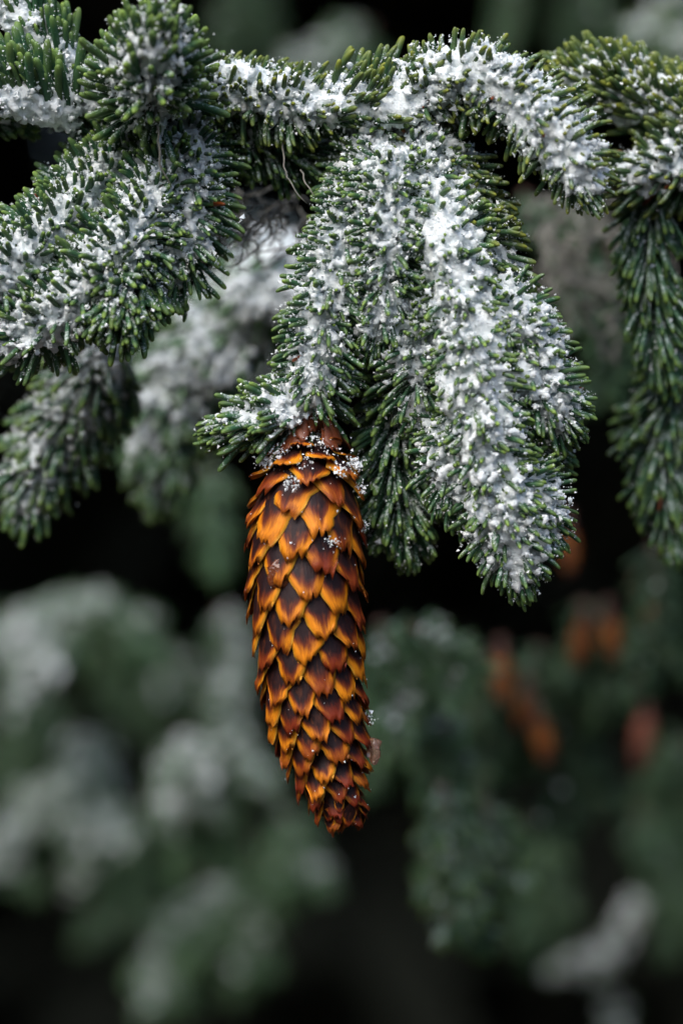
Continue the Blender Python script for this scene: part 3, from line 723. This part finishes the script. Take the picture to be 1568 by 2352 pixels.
        o.matrix_local = Matrix(((x[0] * s, yy[0] * s, z2[0] * s, org[0]), (x[1] * s, yy[1] * s, z2[1] * s, org[1]), (x[2] * s, yy[2] * s, z2[2] * s, org[2]), (0, 0, 0, 1)))
    # resin smears and a clear drop
    def blob(px, py, d, rx, ry, rz, mat, seed, label=None):
        c = P(px, py, d); nu, nv = 14, 9; V = []
        for i in range(nv + 1):
            for j in range(nu):
                a, p_ = i / nv * math.pi, j / nu * 2 * math.pi
                V.append((math.sin(a) * math.cos(p_), math.sin(a) * math.sin(p_), math.cos(a)))
        V = np.array(V); V *= (.45 + .7 * noise(V, 1.8, seed) + .5 * noise(V, 4.5, seed + 7))[:, None]
        F = [(i * nu + j, (i + 1) * nu + j, (i + 1) * nu + (j + 1) % nu, i * nu + (j + 1) % nu) for i in range(nv) for j in range(nu)]
        V = V * np.array([rx, ry, rz]) * PX + c - base
        o = link('resin', mesh_np('resin', V, np.array(F), mat), root)
        if label: o['label'] = label
    blob(858, 1722, -3, 16, 14, 27, M_DROP, 1, 'clear resin drop at the right side')
    blob(642, 1322, -15.6, 26, 5, 30, M_RESIN, 2, 'brown resin smear')
    # frost: clumps on the shoulders and specks on the tips
    pts, rad, fp, fs = [], [], [], []
    for (x, y, d, r, m) in [(765, 1245, -17.3, 1.8, 34), (834, 1210, -6, 1.6, 40), (826, 1120, -8, 1.8, 50), (668, 1110, -16.8, 2.6, 50), (846, 1650, -4, 1.6, 30), (780, 1080, -14, 2.0, 40), (690, 1064, -14, 3.0, 24), (720, 1025, -12, 4, 60), (610, 1056, -9, 2.4, 130), (640, 1040, -11, 2.4, 80), (816, 1066, -8.5, 2.0, 110), (750, 1035, -12, 3, 30)]:
        fp.append(P(x, y, d) + rg.normal(0, r * .45, (m, 3)) * .001 * np.array([1, .4, 1])); fs.append(rg.gamma(2.2, .00007, m) + .00008)
    for (w, y) in tips:
        if y[1] < .3:
            m = rg.poisson(1.3); ix = rg.integers(0, len(w), m)
            fp.append(w[ix] + y * .00012); fs.append(rg.gamma(2, .00005, m) + .00006)
    snow_object('frost grains and thin snow dust on the shoulders and scale tips of the cone', np.zeros((0, 3)), np.zeros(0), np.vstack(fp), np.concatenate(fs), base, rg)
build_cone()

# ---- lichen wisps
def wisp(label, curves, rad=.00022, group=None, name='lichen_strand', mat=None):
    base = P(*curves[0][0]); Vs, Q, C, off = [], [], [], 0
    for i, c in enumerate(curves):
        p, _ = catmull([P(*a) for a in c], .0012)
        p = p + RNG.normal(0, .00016, p.shape)
        V, f, cp = tube(p - base, np.interp(np.linspace(0, 1, len(p)), [0, .7, 1], [1, .8, .4]) * rad, 5)
        Vs.append(V); Q.append(f + off); C.append(cp + off); off += len(V)
    o = link(name, mesh_np(name, np.vstack(Vs), [np.vstack(Q), np.vstack(C)], mat or M_LICHEN), None, base)
    return tag(o, label, 'lichen', group)
wisp('pale lichen strand dangling below the round upright tuft', [[(358, 245, -16), (364, 300, -17), (368, 350, -17), (372, 385, -16), (398, 432, -14)]], .00028)
wisp('frosted grey lichen strand hanging under the thick bough near the central prong', [[(650, 330, -2), (655, 390, -6), (680, 440, -8), (705, 468, -8)], [(690, 390, -4), (710, 430, -7), (722, 452, -8)]], .00022)
wisp('short grey lichen tuft hanging beneath the arched shoot', [[(1030, 235, -2), (1036, 270, -3), (1028, 310, -2)], [(1018, 240, 0), (1016, 280, 0), (1020, 315, 0)]], .0004)
rgl = np.random.default_rng(5)
cv = []
for i in range(70):
    x, y, d = rgl.uniform(450, 700), rgl.uniform(430, 560), rgl.uniform(22, 50)
    c = [(x, y, d)]
    for k in range(4):
        x += rgl.normal(-12, 22); y += rgl.uniform(2, 34); d += rgl.normal(0, 3); c.append((x, y, d))
    cv.append(c)
o = wisp('tangle of grey beard lichen in the shade between the left bough and the cone branch', cv, .00026, name='beard_lichen'); o['kind'] = 'stuff'
cv = []
for i in range(60):
    x, y, d = rgl.uniform(1230, 1420), rgl.uniform(440, 760), rgl.uniform(90, 150)
    c = [(x, y, d)]
    for k in range(4):
        x += rgl.normal(4, 26); y += rgl.uniform(-5, 45); d += rgl.normal(0, 5); c.append((x, y, d))
    cv.append(c)
o = wisp('blurred grey lichen and dead twigs behind the arched shoot at the right', cv, .0006, name='beard_lichen'); o['kind'] = 'stuff'

# ---- blurred branches behind
NVF = [needle_shape(3, 3, b_, r=.00105, seed=50 + i) for i, b_ in enumerate((.05, .15, .25))]
class Far(Branch):
    def finish(s, snow_label=None, csize=3.4):
        for d in s.nd:
            bake_needles('needles', d['B'] - s.base, d['D'], d['X'], d['S'], d['mat'], d['stem'], NVF, d['rg'])
        if snow_label and s.fp:
            V, F = crystals(np.vstack(s.fp), np.concatenate(s.fs) * csize, np.random.default_rng(9))
            o = link('snow', mesh_np('snow', V - s.base, F, M_SNOW, smooth=False), None, s.base); tag(o, snow_label, 'snow', None, 'stuff')
def far(label, shoots, snow_label=None, **kw):
    b = Far(P(*shoots[0][0][0]), label, 'blurred spruce branches in the background')
    for i, (ctrl, sn, L) in enumerate(shoots):
        sd_ = int(abs(ctrl[0][0]) * 7 + ctrl[0][1]); rg = np.random.default_rng(sd_); twigs = [(ctrl, 1.0)]
        if L >= 11:   # side twigs drooping from the main shoot
            c = np.array(ctrl, float); q, _ = catmull(c, 6.0); L *= .70; m_ = 3 + len(c)
            for j in range(m_):
                p0 = q[int((.08 + .84 * (j + rg.uniform(.2, .8)) / m_) * (len(q) - 1))]; d_ = c[-1] - c[0]; sgn = 1 if j % 2 else -1
                d_ = d_[:2] / np.hypot(*d_[:2]); v_ = d_ * rg.uniform(.3, .7) + sgn * np.array([-d_[1], d_[0]]) * rg.uniform(.5, .9) + np.array([0, .45])
                ln = rg.uniform(45, 95); p2 = p0 + np.array([*(v_ * ln), rg.normal(0, 6)]); p1 = (p0 + p2) / 2 + np.array([0, -6, 0])
                twigs.append(([tuple(p0), tuple(p1), tuple(p2)], .85))
        for k_, (cc, f_) in enumerate(twigs):
            a = dict(L=L * f_, per_mm=3.6, a0=66, a1=52, snow=0, ridge=sn < .8, frost=6 * sn * sn if sn < .8 else 3.8 * sn, tmax=.55, bud=False, mat=M_NEEDLE_FAR, thick=1.5, dead=0, seed=sd_ + k_ * 131, r0=1.8 if k_ == 0 else 1.0, r1=1.0 if k_ == 0 else .7)
            a.update(kw); b.shoot(cc, **a)
    b.finish(snow_label)

far('mint coloured blurred branch arching at the left edge below mid height', [([(-60, 1520, 380), (90, 1440, 380), (230, 1415, 380), (350, 1500, 380)], .62, 15), ([(40, 1420, 370), (80, 1500, 368), (100, 1560, 366)], .85, 12)], 'soft snow on the mint coloured blurred arching branch')
far('blurred white snowy shoot drooping alone in the lower left', [([(170, 1680, 420), (200, 1790, 420), (225, 1950, 420)], .95, 15)], 'thick snow on the lone drooping shoot in the lower left')
far('pale blurred branch rising from the left edge in the lower left', [([(-60, 2040, 430), (50, 1920, 430), (130, 1820, 430)], .70, 15)], 'soft snow on the pale branch at the lower left edge')
far('narrow blurred snow-white twig standing beside the cone at the left', [([(510, 1400, 350), (540, 1520, 350), (520, 1640, 350), (500, 1700, 350)], .95, 9)], 'snow on the narrow white twig left of the cone')
far('blurred snowy forked branch left of the lower end of the cone', [([(420, 1680, 350), (425, 1750, 350), (440, 1840, 355)], .9, 13), ([(500, 1680, 350), (560, 1750, 350), (620, 1810, 350)], .8, 10), ([(480, 1780, 360), (480, 1870, 365), (450, 1960, 370)], .45, 15)], 'snow on the forked branch left of the cone tip')
far('broad blurred grey green branch drooping at the lower left of centre', [([(460, 2010, 450), (540, 2110, 450), (570, 2230, 450)], .75, 17), ([(470, 2040, 450), (420, 2180, 450), (380, 2300, 450)], .72, 17)], 'thin snow on the broad drooping branch at lower left')
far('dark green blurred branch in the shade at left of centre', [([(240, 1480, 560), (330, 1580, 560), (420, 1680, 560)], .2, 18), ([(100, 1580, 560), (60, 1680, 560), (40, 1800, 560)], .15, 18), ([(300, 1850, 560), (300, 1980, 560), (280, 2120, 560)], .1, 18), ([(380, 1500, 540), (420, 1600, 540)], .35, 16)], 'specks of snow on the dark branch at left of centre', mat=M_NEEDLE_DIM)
far('small blurred green shoot just below the cone tip', [([(650, 1860, 430), (680, 1960, 430), (690, 2040, 430)], .42, 14), ([(580, 1940, 460), (640, 2020, 460)], .2, 14)], 'thin snow on the small shoot below the cone tip')
far('soft green hanging shoot right of and below the cone tip', [([(1010, 1800, 165), (1035, 1930, 165), (1055, 2060, 165), (1060, 2140, 165)], .10, 12.5), ([(1110, 1830, 190), (1120, 1960, 190), (1130, 2060, 190)], .1, 12)], 'specks of snow on the soft green hanging shoot', mat=M_NEEDLE)
far('dim grey green branch hanging just right of the cone', [([(870, 1420, 180), (900, 1510, 180), (960, 1620, 180)], .42, 12), ([(940, 1440, 170), (1010, 1490, 170), (1060, 1560, 170)], .40, 12), ([(980, 1560, 200), (1010, 1680, 200), (1030, 1800, 200)], .28, 13), ([(880, 1540, 230), (890, 1640, 230), (900, 1740, 230)], .45, 13)], 'frost on the dim branch just right of the cone')
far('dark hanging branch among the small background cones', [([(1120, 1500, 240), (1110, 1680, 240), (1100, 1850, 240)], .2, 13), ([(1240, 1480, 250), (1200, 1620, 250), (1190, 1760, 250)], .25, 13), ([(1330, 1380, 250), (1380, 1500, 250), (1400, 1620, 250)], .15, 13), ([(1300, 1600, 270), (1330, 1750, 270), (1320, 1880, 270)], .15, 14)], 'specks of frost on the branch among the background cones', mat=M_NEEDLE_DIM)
far('blurred white snowy twig with two arms at the lower right', [([(1500, 2060, 470), (1420, 2150, 470), (1370, 2250, 470)], .85, 6), ([(1350, 2180, 470), (1310, 2215, 470), (1270, 2230, 470)], .8, 6), ([(1420, 2280, 480), (1410, 2350, 480), (1430, 2420, 480)], .8, 6)], 'snow on the two-armed twig at the lower right')
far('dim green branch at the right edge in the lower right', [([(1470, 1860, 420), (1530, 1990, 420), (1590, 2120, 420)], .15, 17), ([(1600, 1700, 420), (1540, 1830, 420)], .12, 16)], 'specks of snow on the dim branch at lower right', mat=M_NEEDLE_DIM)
far('pale mint blurred shoot above the middle of the bough', [([(850, 60, 450), (790, 110, 450), (720, 170, 450)], .6, 14)], 'snow on the pale mint shoot above the bough')
far('blurred grey snowy twig at the top edge right of centre', [([(1180, -60, 450), (1170, 30, 450), (1150, 120, 450)], .6, 8)], 'snow on the grey twig at the top edge')
far('bright green blurred branch in the upper right corner', [([(1640, -40, 330), (1570, 40, 330), (1480, 110, 330)], .62, 15), ([(1640, 80, 320), (1560, 140, 320)], .7, 14)], 'snow on the bright green branch in the upper right corner', mat=M_NEEDLE)
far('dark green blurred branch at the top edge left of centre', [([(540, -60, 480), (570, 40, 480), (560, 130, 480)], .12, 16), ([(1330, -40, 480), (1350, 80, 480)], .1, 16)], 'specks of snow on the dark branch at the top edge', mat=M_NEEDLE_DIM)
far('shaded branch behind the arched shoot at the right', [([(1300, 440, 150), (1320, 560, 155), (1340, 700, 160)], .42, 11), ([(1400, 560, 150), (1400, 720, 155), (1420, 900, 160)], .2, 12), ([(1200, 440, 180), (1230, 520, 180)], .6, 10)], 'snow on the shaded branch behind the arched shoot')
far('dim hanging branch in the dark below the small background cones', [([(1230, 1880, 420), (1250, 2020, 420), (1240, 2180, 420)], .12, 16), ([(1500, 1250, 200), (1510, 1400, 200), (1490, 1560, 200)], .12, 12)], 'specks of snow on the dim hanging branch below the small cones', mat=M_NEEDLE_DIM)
far('dim snowy twig in the dark gap left of the cone', [([(470, 1060, 300), (490, 1180, 300), (500, 1300, 300)], .55, 10)], 'snow on the dim twig left of the cone')

# ---- cones behind, out of focus
def small_cone(px, py, d, length, tilt, label, seed, dark=False):
    """px, py: its upper end; length in mm"""
    rg = np.random.default_rng(seed); k = (DIST + d * .001) / DIST
    base = P(px, py, d); ax = nrm(np.array([math.sin(tilt), rg.normal(0, .1), -math.cos(tilt)])); L = length * .001
    root = empty('spruce_cone', base, label, 'cone', 'small out of focus cones hanging in the background')
    path = base + ax * np.linspace(0, L, 14)[:, None]; R = L * .23
    prof = np.interp(np.linspace(0, 1, 14), [0, .12, .5, .85, 1], [.35, .85, 1, .7, .25]) * R
    V, F, C = tube(path - base, prof * .85, 12); link('core', mesh_np('core', V, [F, C], M_CORE), root)
    hh = .06; n = 0; s0 = R / R0; me = SMALLSC
    while hh < 1.0:
        rl = np.interp(hh, np.linspace(0, 1, 14), prof); s = rl / R0; th = n * 2.39996
        e1 = nrm(np.cross(ax, [0, 1, 0.])); e2 = np.cross(ax, e1); y = math.cos(th) * e1 + math.sin(th) * e2; z = -ax; x = np.cross(y, z)
        org = path[0] + ax * hh * L - base
        o = link('scale', me[n % len(me)], root)
        if dark: o.material_slots[0].link = 'OBJECT'; o.material_slots[0].material = M_BUD  # bud brown paints in the shade on the farthest cones
        o.matrix_local = Matrix(((x[0] * s, y[0] * s, z[0] * s, org[0]), (x[1] * s, y[1] * s, z[1] * s, org[1]), (x[2] * s, y[2] * s, z[2] * s, org[2]), (0, 0, 0, 1)))
        hh += .024 * (.5 + .5 * rl / R); n += 1
    sp, _ = catmull([base - ax * .006, base - ax * .001, base + ax * .004], .001)
    V, F, C = tube(sp - base, .0016, 7); link('stalk', mesh_np('stalk', V, [F, C], M_BARK), root)
SMALLSC = [cone_scale_mesh('scale', 700 + i, M_SCALE_RED, 5, 5)[0] for i in range(3)]
for i, a in enumerate([
    (1152, 1510, 225, 15, .05, 'blurred orange cone nearest to the big cone, hanging alone at the lower right'),
    (1205, 1600, 235, 11, -.2, 'short blurred cone tilted above another, left of the dark gap'),
    (1235, 1650, 235, 15, .22, 'blurred orange cone slanting below the short tilted one'),
    (1342, 1430, 240, 14, -.18, 'left one of the paired blurred orange cones at the right'),
    (1398, 1420, 240, 14, .12, 'right one of the paired blurred orange cones at the right'),
    (1303, 1220, 225, 13, .05, 'dim orange cone half hidden behind the tip of the snowy right prong'),
    (1475, 1370, 290, 13, .3, 'dark red blurred cone above and right of the paired cones'),
    (1480, 1660, 300, 16, -.1, 'long dark blurred cone low at the right edge')]):
    small_cone(*a, 60 + i, a[2] > 280)
